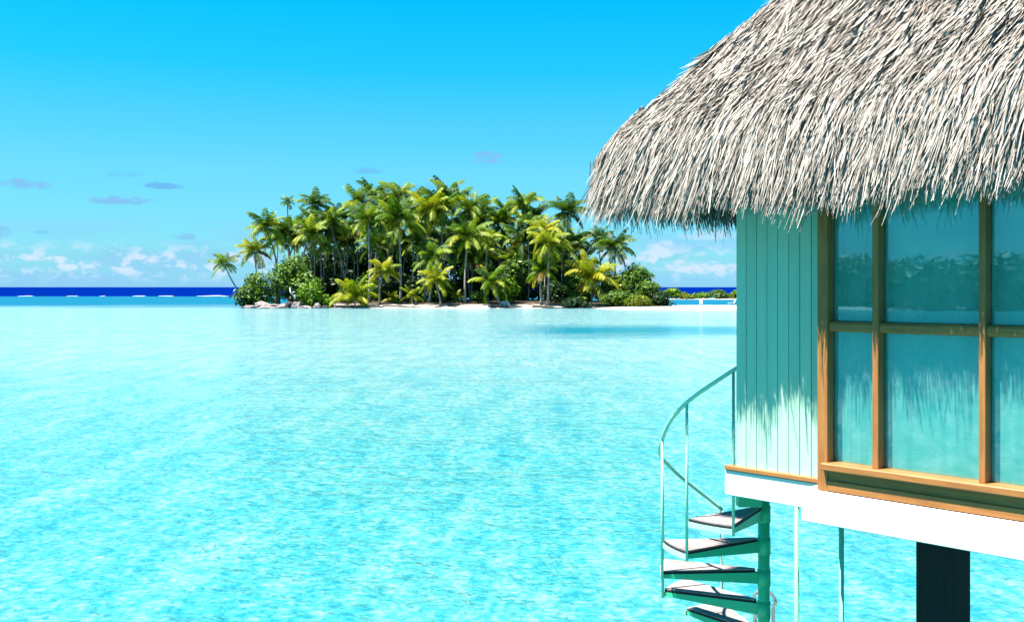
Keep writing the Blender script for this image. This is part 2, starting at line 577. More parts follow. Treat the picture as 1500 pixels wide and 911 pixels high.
def terrain(name, inside, x0, x1, y0, y1, nx, ny, hmax, ramp, label, mat=None):
    """inside(x,y): signed distance to the shoreline, positive inland"""
    v, f = [], []
    for j in range(ny + 1):
        for i in range(nx + 1):
            x = x0 + (x1 - x0) * i / nx
            y = y0 + (y1 - y0) * j / ny
            s = inside(x, y) + 1.6 * (mnoise.noise(Vector((x * .13, y * .13, 4.2)))) + .5 * mnoise.noise(Vector((x * .5, y * .5, 1.2)))
            z = hmax * (1 - exp(-max(s, 0) / ramp)) if s > 0 else s * 0.12
            z += 0.06 * mnoise.noise(Vector((x * .8, y * .8, 7))) if s > 0 else 0
            v.append((x, y, z))
    for j in range(ny):
        for i in range(nx):
            a = j * (nx + 1) + i
            f.append((a, a + 1, a + nx + 2, a + nx + 1))
    return tag(link(name, raw_mesh(name, v, f, mat or M_sand, True)), label, kind='structure')


IX0, IX1 = (342 - HX) / F * YI, (990 - HX) / F * YI
icx, irx = (IX0 + IX1) / 2, (IX1 - IX0) / 2


def ellipse_in(cx, cy, rx, ry, p=2.6):
    def g(x, y):
        q = (abs((x - cx) / rx) ** p + abs((y - cy) / ry) ** p) ** (1 / p)
        return (1 - q) * min(rx, ry)
    return g


terrain('island_ground', ellipse_in(icx, YI + 36, irx, 37), IX0 - 6, IX1 + 6, YI - 4, YI + 80, 150, 80, 1.3, 7.0,
        'pale sandy ground of the palm island')
spit_in = ellipse_in(60, YI + 2, 44, 20)
terrain('sand_spit', spit_in, 10, 110, YI - 24, YI + 30, 100, 60, 0.45, 3.0, 'white sand spit between the island and the bungalow')
YS = 372.0
terrain('far_sand_bank', ellipse_in(130, YS, 92, 12), 30, 240, YS - 16, YS + 18, 130, 20, 0.5, 3.0, 'far sand bank carrying low green bushes')


def ground_z(x, y):
    s = ellipse_in(icx, YI + 36, irx, 37)(x, y)
    return 1.3 * (1 - exp(-s / 7.0)) if s > 0 else 0.0


# ------------------------------------------------------------------ bungalow frame of reference
# local x: along the front wall to the right (towards the viewer), local y: into the house, z: up from the water
WD = Vector((-0.695, 0.719, 0)).normalized()
ND = Vector((-0.719, -0.695, 0)).normalized()
P0 = Vector((540 / F * 8.25, 8.25, 0))
ROT = math.atan2(-WD.y, -WD.x)


def lx(x, off):
    k = (x - HX) / F
    q = P0 + ND * off
    tt = (q.x - k * q.y) / (k * WD.y - WD.x)
    return -tt


def depth(x, off):
    q = P0 + ND * off - WD * lx(x, off)
    return q.y


def zl(x, y, off):
    return H - (y - HY) / F * depth(x, off)


bung = tag(empty('overwater_bungalow', (P0.x, P0.y, 0), ROT),
           'thatched overwater bungalow with teal boards and brown framed windows', 'bungalow')

BAY = 0.27
XL = lx(1079, 0)              # left corner of the front wall
Z_TRIM0, Z_TRIM1 = H - 1.647, H - 1.606
Z_TOP = H + 1.0
Z_BB = H - 1.876              # underside of beams

# boarded wall panel: backing + eight boards
wall = MB().box((XL + .008, .012, Z_TRIM0), (lx(1198, 0) + .10, .07, Z_TOP)).obj('wall_panel', M_dark, bung)
edges = [1079.5, 1094.2, 1109.2, 1124.4, 1140.0, 1156.2, 1172.6, 1189.6, 1206.0]
for a, c_ in zip(edges[:-1], edges[1:]):
    d_ = random.uniform(-.0015, .0015)
    g0, g1 = random.uniform(.0014, .0034), random.uniform(.0014, .0034)
    MB().box((lx(a, 0) + g0, -.012 + d_, Z_TRIM1 - .01), (lx(c_, 0) - g1, .0118, Z_TOP), .0025).obj('board', M_board, wall)
# brown baseboard and white floor beam of the set-back wall
MB().box((lx(1061, .05), -.052, Z_TRIM0), (lx(1200, .05), .02, Z_TRIM1), .006).obj('baseboard', M_trim, bung)
XB = lx(1173, .31)
MB().box((lx(1061, .04), -.035, Z_BB), (XB + .12, .13, Z_TRIM0 - .004), .006).obj('floor_beam', M_white, bung)
XR = 5.4
MB().box((XB, -.305, H - 1.919), (XR, -.14, H - 1.655), .006).obj('bay_beam', M_white, bung)
MB().box((XB + .012, -.139, H - 1.79), (XR - .02, .2, H - 1.656)).obj('bay_floor', M_white, bung)

# window bay
px0, px1 = lx(1197, BAY), lx(1212, BAY)
bay = MB().box((px0, -BAY, H - 1.650), (px1, -BAY + .10, Z_TOP - .1), .004).obj('window_bay', M_trimv, bung)
MB().box((px0 + .012, -BAY + .102, H - 1.650), (px0 + .06, .02, Z_TOP - .1)).obj('bay_cheek', M_board, bay)
GL = -BAY + .088              # glass plane
mull = [(1277.5, 1286.5), (1433.5, 1443.5)]
mx_l = []
for a, c_ in mull:
    mx_l.append((lx(a, BAY - .005), lx(c_, BAY - .005)))
w_ = mx_l[1][0] - mx_l[0][0]
for k in range(1, 4):
    mx_l.append((mx_l[1][0] + w_ * k, mx_l[1][1] + w_ * k))
Z_SILL = H - 1.415
ZR = zl(1290, 480, BAY)
for a, c_ in mx_l:
    MB().box((a, -BAY + .004, Z_SILL - .004), (c_, -BAY + .115, Z_TOP - .1), .004).obj('mullion', M_trimv, bay)
spans = []
xs = [px1] + [q for ab in mx_l for q in ab]
for i in range(0, len(xs) - 1, 2):
    spans.append((xs[i], xs[i + 1]))
for a, c_ in spans:
    r = MB()
    # rounded cross bar
    pr = [(.0, -.044), (-.022, -.040), (-.034, -.026), (-.034, .018), (-.022, .036), (.0, .044), (.05, .044), (.05, -.044)]
    n0 = len(r.v)
    for xx in (a + .001, c_ - .001):
        r.v += [(xx, -BAY + .052 + p_[0], ZR + p_[1]) for p_ in pr]
    for i in range(8):
        j = (i + 1) % 8
        r.f.append((i, j, 8 + j, 8 + i))
    r.f += [tuple(range(8))[::-1], tuple(range(8, 16))]
    r.obj('cross_bar', M_trim, bay)
    MB().box((a + .001, GL, Z_SILL + .001), (c_ - .001, GL + .006, ZR - .046)).obj('pane', M_glass, bay)
    MB().box((a + .001, GL, ZR + .046), (c_ - .001, GL + .006, Z_TOP - .11)).obj('pane', M_glass, bay)
    # curtain hanging close behind the glass, gently waved
    nn = 40
    v, f = [], []
    for i in range(nn + 1):
        xx = a + (c_ - a) * i / nn
        yy = GL + .040 + .003 * sin(i * .55 + a * 7) + .002 * sin(i * 1.3)
        v += [(xx, yy, Z_SILL - .03), (xx, yy, Z_TOP - .11)]
    f = [(2 * i, 2 * i + 2, 2 * i + 3, 2 * i + 1) for i in range(nn)]
    link('curtain', raw_mesh('curtain', v, f, M_curtain, True), bay)
MB().box((px1 - .035, -BAY - .058, Z_SILL - .062), (XR, -BAY + .14, Z_SILL - .004), .008).obj('sill', M_trim, bay)
MB().box((px1 + .002, -BAY + .01, H - 1.648), (XR - .02, -BAY + .08, Z_SILL - .064), .003).obj('apron', M_trim, bay)
MB().box((px1 + .002, -BAY - .006, H - 1.655 + .008), (XR - .02, -BAY + .009, H - 1.648 + .085), .003).obj('base_rail', M_trim, bay)

# rest of the house body (side walls, back wall, floor), set back from the corner: an open side porch
BX0, BX1, BY1 = XL + .95, 6.0, 3.0
MB().box((BX0, .08, Z_TRIM0 - .02), (BX0 + .08, BY1, Z_TOP)).obj('side_wall', M_board, bung)
MB().box((BX0 + .081, BY1 - .08, Z_TRIM0 - .02), (BX1, BY1, Z_TOP)).obj('back_wall', M_board, bung)
MB().box((BX1 - .08, .08, Z_TRIM0 - .02), (BX1 - .001, BY1 - .081, Z_TOP)).obj('end_wall', M_board, bung)
MB().box((BX0 + .02, .21, Z_BB + .03), (BX1, BY1, Z_TRIM0 - .03)).obj('floor', M_white, bung)
MB().box((BX0 + .081, -.02, Z_TOP + .002), (BX1, BY1, Z_TOP + .05)).obj('ceiling', M_room, bung)
# landing on the porch where the spiral stair arrives
MB().box((XL + .42, 1.35, Z_TRIM0 - .09), (BX0 - .01, 2.4, Z_TRIM0 - .03), .004).obj('porch_floor', M_tread, bung)
MB().box((XL + .02, .14, Z_BB + .055), (BX0 + .015, .22, Z_TRIM0 - .04)).obj('porch_joist', M_green, bung)


# piles and slim posts
def pile(xa, xb, off, name='support_pile'):
    a, c_ = lx(xa, off), lx(xb, off)
    s = c_ - a
    return MB().box((a, -off, -2.5), (c_, -off + s * .9, Z_BB - .002 if off < .1 else H - 1.92), .012).obj(name, M_pile, bung)


pl_a = lx(1341, -.12)
MB().box((pl_a, .12, -2.5), (pl_a + .31, .43, H - 1.80), .012).obj('support_pile', M_pile, bung)
for (qx, qy) in ((4.9, .12), (pl_a, 2.5), (4.9, 2.5)):
    MB().box((qx, qy, -2.5), (qx + .31, qy + .31, Z_BB + .028), .012).obj('support_pile', M_pile, bung)
for (xp, off, zt) in ((1167, .02, Z_BB - .001), (1232.5, -.14, H - 1.80)):
    q = lx(xp, off)
    MB().tube([(q, -off, -2.0), (q, -off, zt)], .021, 12).obj('support_post', M_post, bung, True)

# ------------------------------------------------------------------ thatched roof
AL = radians(50)
YF, XLE = -.515, lx(857, .80) - .25     # front eave, left eave (local)
XRE, YBE = 7.0, 3.7
Z_HEM = H + .70                        # tips of the fringe
Z_BUL = H + 1.25                       # shoulder of the eave


def sdf(x, y):
    """smooth distance in from the eaves (front, left, right, back)"""
    k = 0.36
    def smin(a, b):
        h = np.clip(0.5 + 0.5 * (b - a) / k, 0, 1)
        return b * (1 - h) + a * h - k * h * (1 - h)
    a = smin(y - YF, x - XLE)
    b = smin(YBE - y, XRE - x)
    return smin(a, b)


def prof(d):
    """height of the thatch surface a distance d in from the eave"""
    d = np.maximum(d, 0)
    return Z_BUL + .07 * (1 - np.exp(-d / .08)) + tan(AL) * d


# arc-length table of the profile: s<0 is the hanging fringe
_d = np.linspace(0, 4.0, 2000)
_z = prof(_d)
_s = np.concatenate([[0], np.cumsum(np.hypot(np.diff(_d), np.diff(_z)))])


def surf(x, y):
    d = sdf(x, y)
    e_ = 1e-3
    gx = (sdf(x + e_, y) - sdf(x - e_, y)) / (2 * e_)
    gy = (sdf(x, y + e_) - sdf(x, y - e_)) / (2 * e_)
    l_ = np.maximum(np.hypot(gx, gy), 1e-4)
    return d, gx / l_, gy / l_


# under layer (solid), closed underneath by a soffit a little above the fringe tips
nx, ny = 90, 70
gx_ = np.linspace(XLE - .35, XRE + .35, nx + 1)
gy_ = np.linspace(YF - .35, YBE + .35, ny + 1)
XX, YY = np.meshgrid(gx_, gy_)
DD = sdf(XX, YY)
ZZ = prof(DD - .06) - .10
ZZ = np.where(DD > .06, ZZ, Z_BUL - .12)
idx = -np.ones(XX.shape, int)
inside = DD > .05
v, f = [], []
for j in range(ny + 1):
    for i in range(nx + 1):
        if inside[j, i]:
            idx[j, i] = len(v)
            v.append((XX[j, i], YY[j, i], min(ZZ[j, i], H + 4.6)))
top = len(v)
for j in range(ny + 1):
    for i in range(nx + 1):
        if inside[j, i]:
            v.append((XX[j, i], YY[j, i], min(min(ZZ[j, i], H + 4.6) - .12, Z_BUL - .22 + .55 * max(0, DD[j, i]))))
for j in range(ny):
    for i in range(nx):
        q = [idx[j, i], idx[j, i + 1], idx[j + 1, i + 1], idx[j + 1, i]]
        if min(q) >= 0:
            f.append(tuple(q))
            f.append(tuple(k + top for k in q[::-1]))
roof = link('roof', raw_mesh('roof', v, f, M_thatch_under, True), bung)


def strands(n, x0, x1, y0, y1, lmin, lmax, wmin, wmax, fringe=False, layer=0.0):
    if fringe:
        # roots just above the eave shoulder, all the way along the visible eaves
        x = rng.uniform(x0, x1, n)
        y = rng.uniform(y0, y1, n)
        d, gx, gy = surf(x, y)
        tgt = rng.uniform(-.02, .34, n)
        for _ in range(3):
            x, y = x + gx * (tgt - d), y + gy * (tgt - d)
            d, gx, gy = surf(x, y)
    else:
        x = rng.uniform(x0, x1, n)
        y = rng.uniform(y0, y1, n)
        d, gx, gy = surf(x, y)
    keep = (d > -.05) & (d < 3.3)
    x, y, d, gx, gy = x[keep], y[keep], d[keep], gx[keep], gy[keep]
    n = len(x)
    s0 = np.interp(np.maximum(d, 0), _d, _s) + np.minimum(d, 0)
    cid = (np.floor((x * gy - y * gx) / .045 + 3 * np.sin(d * 5)).astype(int) * 7919 + np.floor(s0 / .28 + x * 3.1).astype(int) * 104729) % 20011
    cw = np.random.default_rng(3).normal(0, 1, (20011, 3))[cid]
    L = rng.uniform(lmin, lmax, n)
    if fringe:
        # reach (about) the fringe line
        drop = Z_BUL - Z_HEM
        L = s0 + drop * rng.choice([.66, .82, .93, 1.0, 1.07], n, p=[.12, .26, .32, .24, .06]) * rng.uniform(.88, 1.06, n) + .05 * np.sin(x * 9 + y * 7) * rng.uniform(0, 1, n)
        L = np.clip(L * (1 + .10 * cw[:, 2]), .2, 1.15)
    M = 5
    tt = np.linspace(0, 1, M)
    # bundle direction: low-frequency wander + own wander
    wand = .10 + .075 * cw[:, 0] + .05 * np.sin(x * 2.1 + 1.3 * y) + .03 * np.sin(x * 5.3 - y * 3.1) + rng.normal(0, .075, n)
    lift0 = rng.uniform(-.05, .015, n) + layer + .018 * cw[:, 1]
    liftT = rng.uniform(.0, .055, n) * rng.choice([.5, 1, 1.5], n) + .03 * np.abs(cw[:, 2])
    curl = rng.normal(0, .05, n)
    lean = rng.uniform(.06, .30, n) - .42 * np.clip(gy, 0, 1) ** 5
    if fringe: liftT = liftT * .45
    P = np.zeros((n, M, 3))
    for j, t_ in enumerate(tt):
        s = s0 - L * t_
        dj = np.where(s > 0, np.interp(np.maximum(s, 0), _s, _d), 0.0)
        zj = np.where(s > 0, np.interp(np.maximum(s, 0), _s, _z), Z_BUL + s)
        # hanging part leans in a little
        inw = np.where(s < 0, -s * lean, 0)
        mv = np.maximum(d, 0) - dj
        side = (wand * t_ + curl * t_ * t_) * L
        lift = lift0 + liftT * t_ * t_
        slope_n = np.where(s > .12, sin(AL), 1.0)
        slope_z = np.where(s > .12, cos(AL), 0.0)
        P[:, j, 0] = x - gx * mv + gx * inw - gy * side - gx * lift * slope_n
        P[:, j, 1] = y - gy * mv + gy * inw + gx * side - gy * lift * slope_n
        P[:, j, 2] = zj + lift * slope_z
    # ribbon width vector: across the strand, rolled at random
    T = P[:, -1] - P[:, 0]
    T /= np.linalg.norm(T, axis=1)[:, None]
    A = np.stack([-gy, gx, np.zeros(n)], 1)
    B = np.cross(T, A)
    roll = rng.normal(0, .45, n)
    Wv = A * np.cos(roll)[:, None] + B * np.sin(roll)[:, None]
    w = rng.uniform(wmin, wmax, n) / 2
    taper = np.array([.7, 1.0, 1.0, .85, .30])
    V = np.zeros((n, M, 2, 3))
    V[:, :, 0] = P - Wv[:, None] * (w[:, None] * taper)[:, :, None]
    V[:, :, 1] = P + Wv[:, None] * (w[:, None] * taper)[:, :, None]
    base = (np.arange(n) * M * 2)[:, None]
    q = []
    for j in range(M - 1):
        q.append(np.stack([base[:, 0] + 2 * j, base[:, 0] + 2 * j + 1, base[:, 0] + 2 * j + 3, base[:, 0] + 2 * j + 2], 1))
    Fq = np.stack(q, 1).reshape(-1, 4)
    return V.reshape(-1, 3), Fq


parts = [
    strands(64000, XLE, 3.4, YF, YF + 2.3, .28, .60, .007, .0165),
    strands(6000, XLE, 1.2, YF, YBE, .32, .62, .013, .028),
    strands(9000, 3.4, XRE, YF, YBE, .35, .7, .02, .05),
    strands(5000, XLE, 3.4, YBE - 2.9, YBE, .35, .7, .02, .05),
    strands(14000, XLE, 3.4, YF, YF + .30, .3, .6, .007, .017, True),
    strands(2600, XLE, XLE + .3, YF, YBE, .3, .6, .012, .026, True),
    strands(3600, XLE, 3.4, YF, YF + .30, .3, .6, .010, .020, True, -.10),
    strands(1500, XLE, XLE + .3, YF, YBE, .3, .6, .012, .026, True, -.10),
    strands(1800, 3.4, XRE, YF, YF + .3, .3, .6, .02, .04, True),
    strands(1600, XLE, XRE, YBE - .3, YBE, .3, .6, .02, .05, True),
    strands(900, XRE - .3, XRE, YF, YBE, .3, .6, .02, .05, True),
]
vs, fs, o_ = [], [], 0
for V, Fq in parts:
    vs.append(V)
    fs.append(Fq + o_)
    o_ += len(V)
tag(link('thatch', raw_mesh('thatch', np.concatenate(vs), np.concatenate(fs), M_thatch), roof), kind='stuff')

# ------------------------------------------------------------------ spiral staircase
SY = 10.35
sc_x = (1119 - HX) / F * SY
stair = tag(empty('spiral_staircase', (sc_x, SY, 0)),
            'green steel spiral staircase with dark treads beside the bungalow', 'staircase')
RS = 1.045
RISE = .322
Z1 = H - 2.20


def sp(theta, r, z):
    """theta in degrees, 90 = towards the viewer, 180 = to the left"""
    return (r * cos(radians(theta)), -r * sin(radians(theta)), z)


MB().tube([(0, 0, -.6), (0, 0, H - 1.95)], .058, 20).obj('central_pole', M_green, stair, True)
NT_ = 9
for i in range(NT_):
    th0, th1 = 119 + 28 * i, 147 + 28 * i
    z = Z1 - RISE * i
    if z < .25: break
    arc = [th0 + (th1 - th0) * k / 5 for k in range(6)]
    def wedge(r0, r1, e_=0.0):
        return [sp(a, r1, 0)[:2] for a in [th0 + e_] + arc[1:-1] + [th1 - e_]] + [sp(th1 - e_ * 3, r0, 0)[:2], sp(th0 + e_ * 3, r0, 0)[:2]]
    tr_ = MB().prism(wedge(.09, RS - .02, 1.0), z - .012, z).obj('tread', M_tread, stair)
    MB().prism(wedge(.088, RS - .016, .6), z - .034, z - .0125).obj('tread_edge', M_tread_edge, tr_)
    # side gussets under both edges, deep at the pole
    for th in (th0 + .8, th1 - .8):
        g_ = MB()
        a, c_ = Vector(sp(th, .05, 0)), Vector(sp(th, RS - .02, 0))
        nn = Vector((-(c_ - a).y, (c_ - a).x, 0)).normalized() * .004
        for s_ in (-1, 1):
            g_.v += [tuple(a + nn * s_ + Vector((0, 0, z - .15))), tuple(c_ + nn * s_ + Vector((0, 0, z - .075))),
                     tuple(c_ + nn * s_ + Vector((0, 0, z - .035))), tuple(a + nn * s_ + Vector((0, 0, z - .035)))]
        g_.f += [(0, 1, 2, 3), (7, 6, 5, 4), (0, 4, 5, 1), (1, 5, 6, 2), (2, 6, 7, 3), (3, 7, 4, 0)]
        g_.obj('gusset', M_green, tr_)
    # outer edge band
    g_ = MB()
    for k, a in enumerate(arc):
        for r_ in (RS - .012, RS - .004):
            g_.v += [sp(a, r_, z - .085), sp(a, r_, z - .035)]
    for k in range(5):
        b_ = 4 * k
        g_.f += [(b_ + 2, b_ + 6, b_ + 7, b_ + 3), (b_, b_ + 1, b_ + 5, b_ + 4), (b_ + 1, b_ + 3, b_ + 7, b_ + 5), (b_, b_ + 4, b_ + 6, b_ + 2)]
    g_.obj('edge_band', M_pole, tr_)
    # collar on the pole
    MB().tube([(0, 0, z - .17), (0, 0, z - .005)], .066, 18).obj('collar', M_green, tr_, True)

RAIL = [(80, -.30), (100, -.55), (118, -.752), (129, -.888), (144, -1.062), (162, -1.30), (178, -1.576), (195, -1.74), (212, -1.886), (228, -2.07), (244, -2.267),
        (255, -2.416), (260, -2.50)]


def rail_z(th):
    return float(np.interp(th, [r[0] for r in RAIL], [r[1] for r in RAIL]))


ths = np.linspace(88, 258, 60)
zz = np.array([rail_z(a) for a in ths])
for _ in range(4):
    zz[1:-1] = (zz[:-2] + zz[1:-1] * 2 + zz[2:]) / 4
MB().tube([sp(a, RS, H + z_) for a, z_ in zip(ths, zz)], .019, 10).obj('handrail', M_pole, stair, True)
for i in range(4):
    th = 119 + 28 * i
    zb = Z1 - RISE * min(i, NT_ - 1) - .09
    zt = H + float(np.interp(th, ths, zz))
    if zt - zb > .2 and zb > .1 :
        MB().tube([sp(th, RS, zb), sp(th, RS, zt)], .014, 10).obj('baluster', M_pole, stair, True)
MB().tube([sp(258, RS, .4), sp(258, RS, H + zz[-1])], .016, 10).obj('baluster', M_pole, stair, True)
# header block that carries the pole head under the floor
MB().box((-.36, -.46, H - 2.125), (-.13, -.34, H - 1.99), .004).obj('head_bracket', M_green, stair)
MB().box((-.30, -.339, H - 2.06), (.05, .06, H - 1.98), .004).obj('head_plate', M_green, stair)

# low swim platform (just below the frame) and its two ladder hoops
plat = tag(empty('swim_platform', (sc_x + .1, SY + .9, 0)), 'low timber swim platform under the spiral staircase', 'platform')
for k in range(9):
    MB().box((-1.0 + k * .22, -1.5, .34), (-.79 + k * .22, .45, .38), .004).obj('plank', M_tread, plat)
for a in (-.9, .85):
    MB().box((a, -1.4, .22), (a + .08, .4, .338)).obj('joist', M_pile, plat)
    for c_ in (-1.3, .3):
        MB().tube([(a + .04, c_, -1.5), (a + .04, c_, .219)], .06, 10).obj('leg', M_pile, plat, True)
lad = tag(empty('swim_ladder', at(1090, 866, 11.6) * 1.0), 'chrome swim ladder hoops behind the spiral stair pole', 'ladder')
lad.location.z = .38
for (xa, xb) in ((1045, 1071), (1106, 1136)):
    a = (xa - 1090) / F * 11.6
    c_ = (xb - 1090) / F * 11.6
    zt = H - (866 - HY) / F * 11.6 - .38
    pts = [(a, 0, 0), (a, 0, zt - .16)]
    for k in range(9):
        q = pi - pi * k / 8
        pts.append(((a + c_) / 2 + (c_ - a) / 2 * cos(q), .05 * (1 - cos(q)), zt - .13 + .13 * sin(q)))
    pts += [(c_, .1, zt - .2), (c_, .1, -1.0)]
    MB().tube(pts, .021, 10).obj('hoop_rail', M_chrome, lad, True)

# ------------------------------------------------------------------ palms
def frond_mesh(name, e0, bend, mat, seed, nl=20):
    r = random.Random(seed)
    N = 14
    pts, dirs = [Vector((0, 0, 0))], []
    e = radians(e0)
    for i in range(N):
        s = (i + .5) / N
        a = max(e - radians(bend) * s ** 1.25, radians(-84))
        dvec = Vector((cos(a), 0, sin(a)))
        dirs.append(dvec)
        pts.append(pts[-1] + dvec / N)
    dirs.append(dirs[-1])
    tw = r.uniform(-.06, .06)
    for i, p in enumerate(pts):
        p.y += tw * (i / N) ** 2
    v, f = [], []
    # rachis: thin three-sided strip
    for i, p in enumerate(pts):
        wd = .013 * (1 - .8 * i / N)
        nrm = Vector((-dirs[i].z, 0, dirs[i].x))
        v += [tuple(p + Vector((0, -wd, 0))), tuple(p + nrm * wd * 1.3), tuple(p + Vector((0, wd, 0)))]
    for i in range(N):
        b_ = 3 * i
        f += [(b_, b_ + 1, b_ + 4, b_ + 3), (b_ + 1, b_ + 2, b_ + 5, b_ + 4)]
    for side in (-1, 1):
        for k in range(nl):
            s = .10 + .88 * (k + r.uniform(-.2, .2)) / (nl - 1)
            s = min(max(s, .08), .985)
            i = min(int(s * N), N - 1)
            p = pts[i].lerp(pts[i + 1], s * N - i)
            dvec = dirs[i]
            ln = .30 * sin(pi * (.16 + .74 * s)) ** .8 * r.uniform(.85, 1.1)
            sd = Vector((0, side, 0))
            dn = Vector((0, 0, -1))
            out_ = (sd * .80 + dvec * .55 + dn * r.uniform(.28, .62)).normalized()
            mid = p + out_ * ln * .5
            tip = mid + (out_ + dn * .55).normalized() * ln * .5
            wv = dvec * .024
            n = len(v)
            v += [tuple(p - wv * .6), tuple(p + wv * .6), tuple(mid + wv), tuple(mid - wv), tuple(tip + wv * .2), tuple(tip - wv * .2)]
            f += [(n, n + 1, n + 2, n + 3), (n + 3, n + 2, n + 4, n + 5)]
    me = bpy.data.meshes.new(name)
    me.from_pydata(v, [], f)
    me.materials.append(mat)
    return me


CLS = [(80, 50), (64, 66), (44, 82), (20, 88), (-5, 75), (-35, 50)]
FR = {}
for mk, mat in (('g', M_frond), ('d', M_frond_dk), ('y', M_frond_y), ('b', M_frond_b)):
    for ci, (e0, bd) in enumerate(CLS):
        FR[mk, ci] = [frond_mesh('frond', e0 + random.uniform(-6, 6), bd + random.uniform(-15, 15), mat, ci * 10 + q) for q in range(3)]


def nut_mesh():
    m = MB()
    for k in range(6):
        a = k * 1.05
        c_ = Vector((.32 * cos(a), .32 * sin(a), -.35 - .12 * (k % 2)))
        r_ = .17
        n = len(m.v)
        for lat in (-.9, -.3, .3, .9):
            for q in range(6):
                t_ = q * pi / 3
                m.v.append(tuple(c_ + Vector((r_ * cos(lat) * cos(t_), r_ * cos(lat) * sin(t_), r_ * 1.2 * sin(lat)))))
        for j in range(3):
            for q in range(6):
                q2 = (q + 1) % 6
                m.f.append((n + j * 6 + q, n + j * 6 + q2, n + j * 6 + 6 + q2, n + j * 6 + 6 + q))
    return m.mesh('coconuts', M_nut, True)


NUT = nut_mesh()
PG = 'coconut palms on the island'


def palm(cx, cy, rad, bx, by, Y, label, tone='g', nf=19, bow=0.0, name='palm_tree', nuts=True, trunk_r=.17, upright=False, Yc=None, group=PG):
    """cx,cy: crown centre, bx,by: foot, rad: frond reach - photograph pixels at distance Y"""
    top = at(cx, cy, Yc or Y)
    foot = at(bx, by, Y)
    foot.z = ground_z(foot.x, foot.y) - .12
    root = tag(empty(name, foot), label, 'palm tree', group)
    up = top - foot
    n = 10
    pts, rr = [], []
    sidev = Vector((up.z, 0, -up.x)).normalized() if up.length else Vector((1, 0, 0))
    sidev.z *= .2
    ph = random.uniform(-1, 1)
    for i in range(n + 1):
        s = i / n
        p = up * s
        # trunks start flatter and straighten up
        p = Vector((up.x * (s ** .8), up.y * s, up.z * s)) + sidev * (bow * up.z * .12 * sin(pi * s) + ph * .12 * sin(2 * pi * s))
        pts.append(p)
        rr.append(trunk_r * (1.0 - .38 * s + .75 * exp(-s * 16)))
    if up.z > .8:
        MB().tube(pts, rr, 8).obj('trunk', M_bark, root, True)
    else:
        MB().tube([(0, 0, -.1), tuple(up * .6), tuple(up)], [.38, .34, .22], 9).obj('trunk', M_bark_d, root, True)
    L = rad / F * Y * 1.10
    g = random.uniform(0, 6.28)
    nf = int(nf * 1.12)
    for k in range(nf):
        q = (k + .5) / nf
        if upright:
            ci = [0, 0, 1, 1, 1, 2, 2, 3, 3, 4][min(int(q * 10), 9)]
        else:
            ci = ([0, 1, 1, 1, 2, 2, 3, 3, 4, 4] if k % 7 else [0, 0, 1, 2, 2, 3, 4, 4, 5, 5])[min(int(q * 10), 9)]
        mk = tone
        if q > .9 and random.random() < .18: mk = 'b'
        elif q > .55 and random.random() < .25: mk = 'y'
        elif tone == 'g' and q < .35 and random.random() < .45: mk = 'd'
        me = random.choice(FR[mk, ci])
        o = bpy.data.objects.new('frond', me)
        C.objects.link(o)
        o.parent = root
        o.location = up + Vector((0, 0, .05 - .25 * q))
        o.rotation_euler = (random.uniform(-.2, .2), random.uniform(-.16, .16), g + k * 2.39996 + random.uniform(-.25, .25))
        s = L * random.uniform(.85, 1.10) * (.9 if ci == 0 else 1)
        o.scale = (s, s, s)
    if nuts:
        link('coconuts', NUT, root, up)
    return root


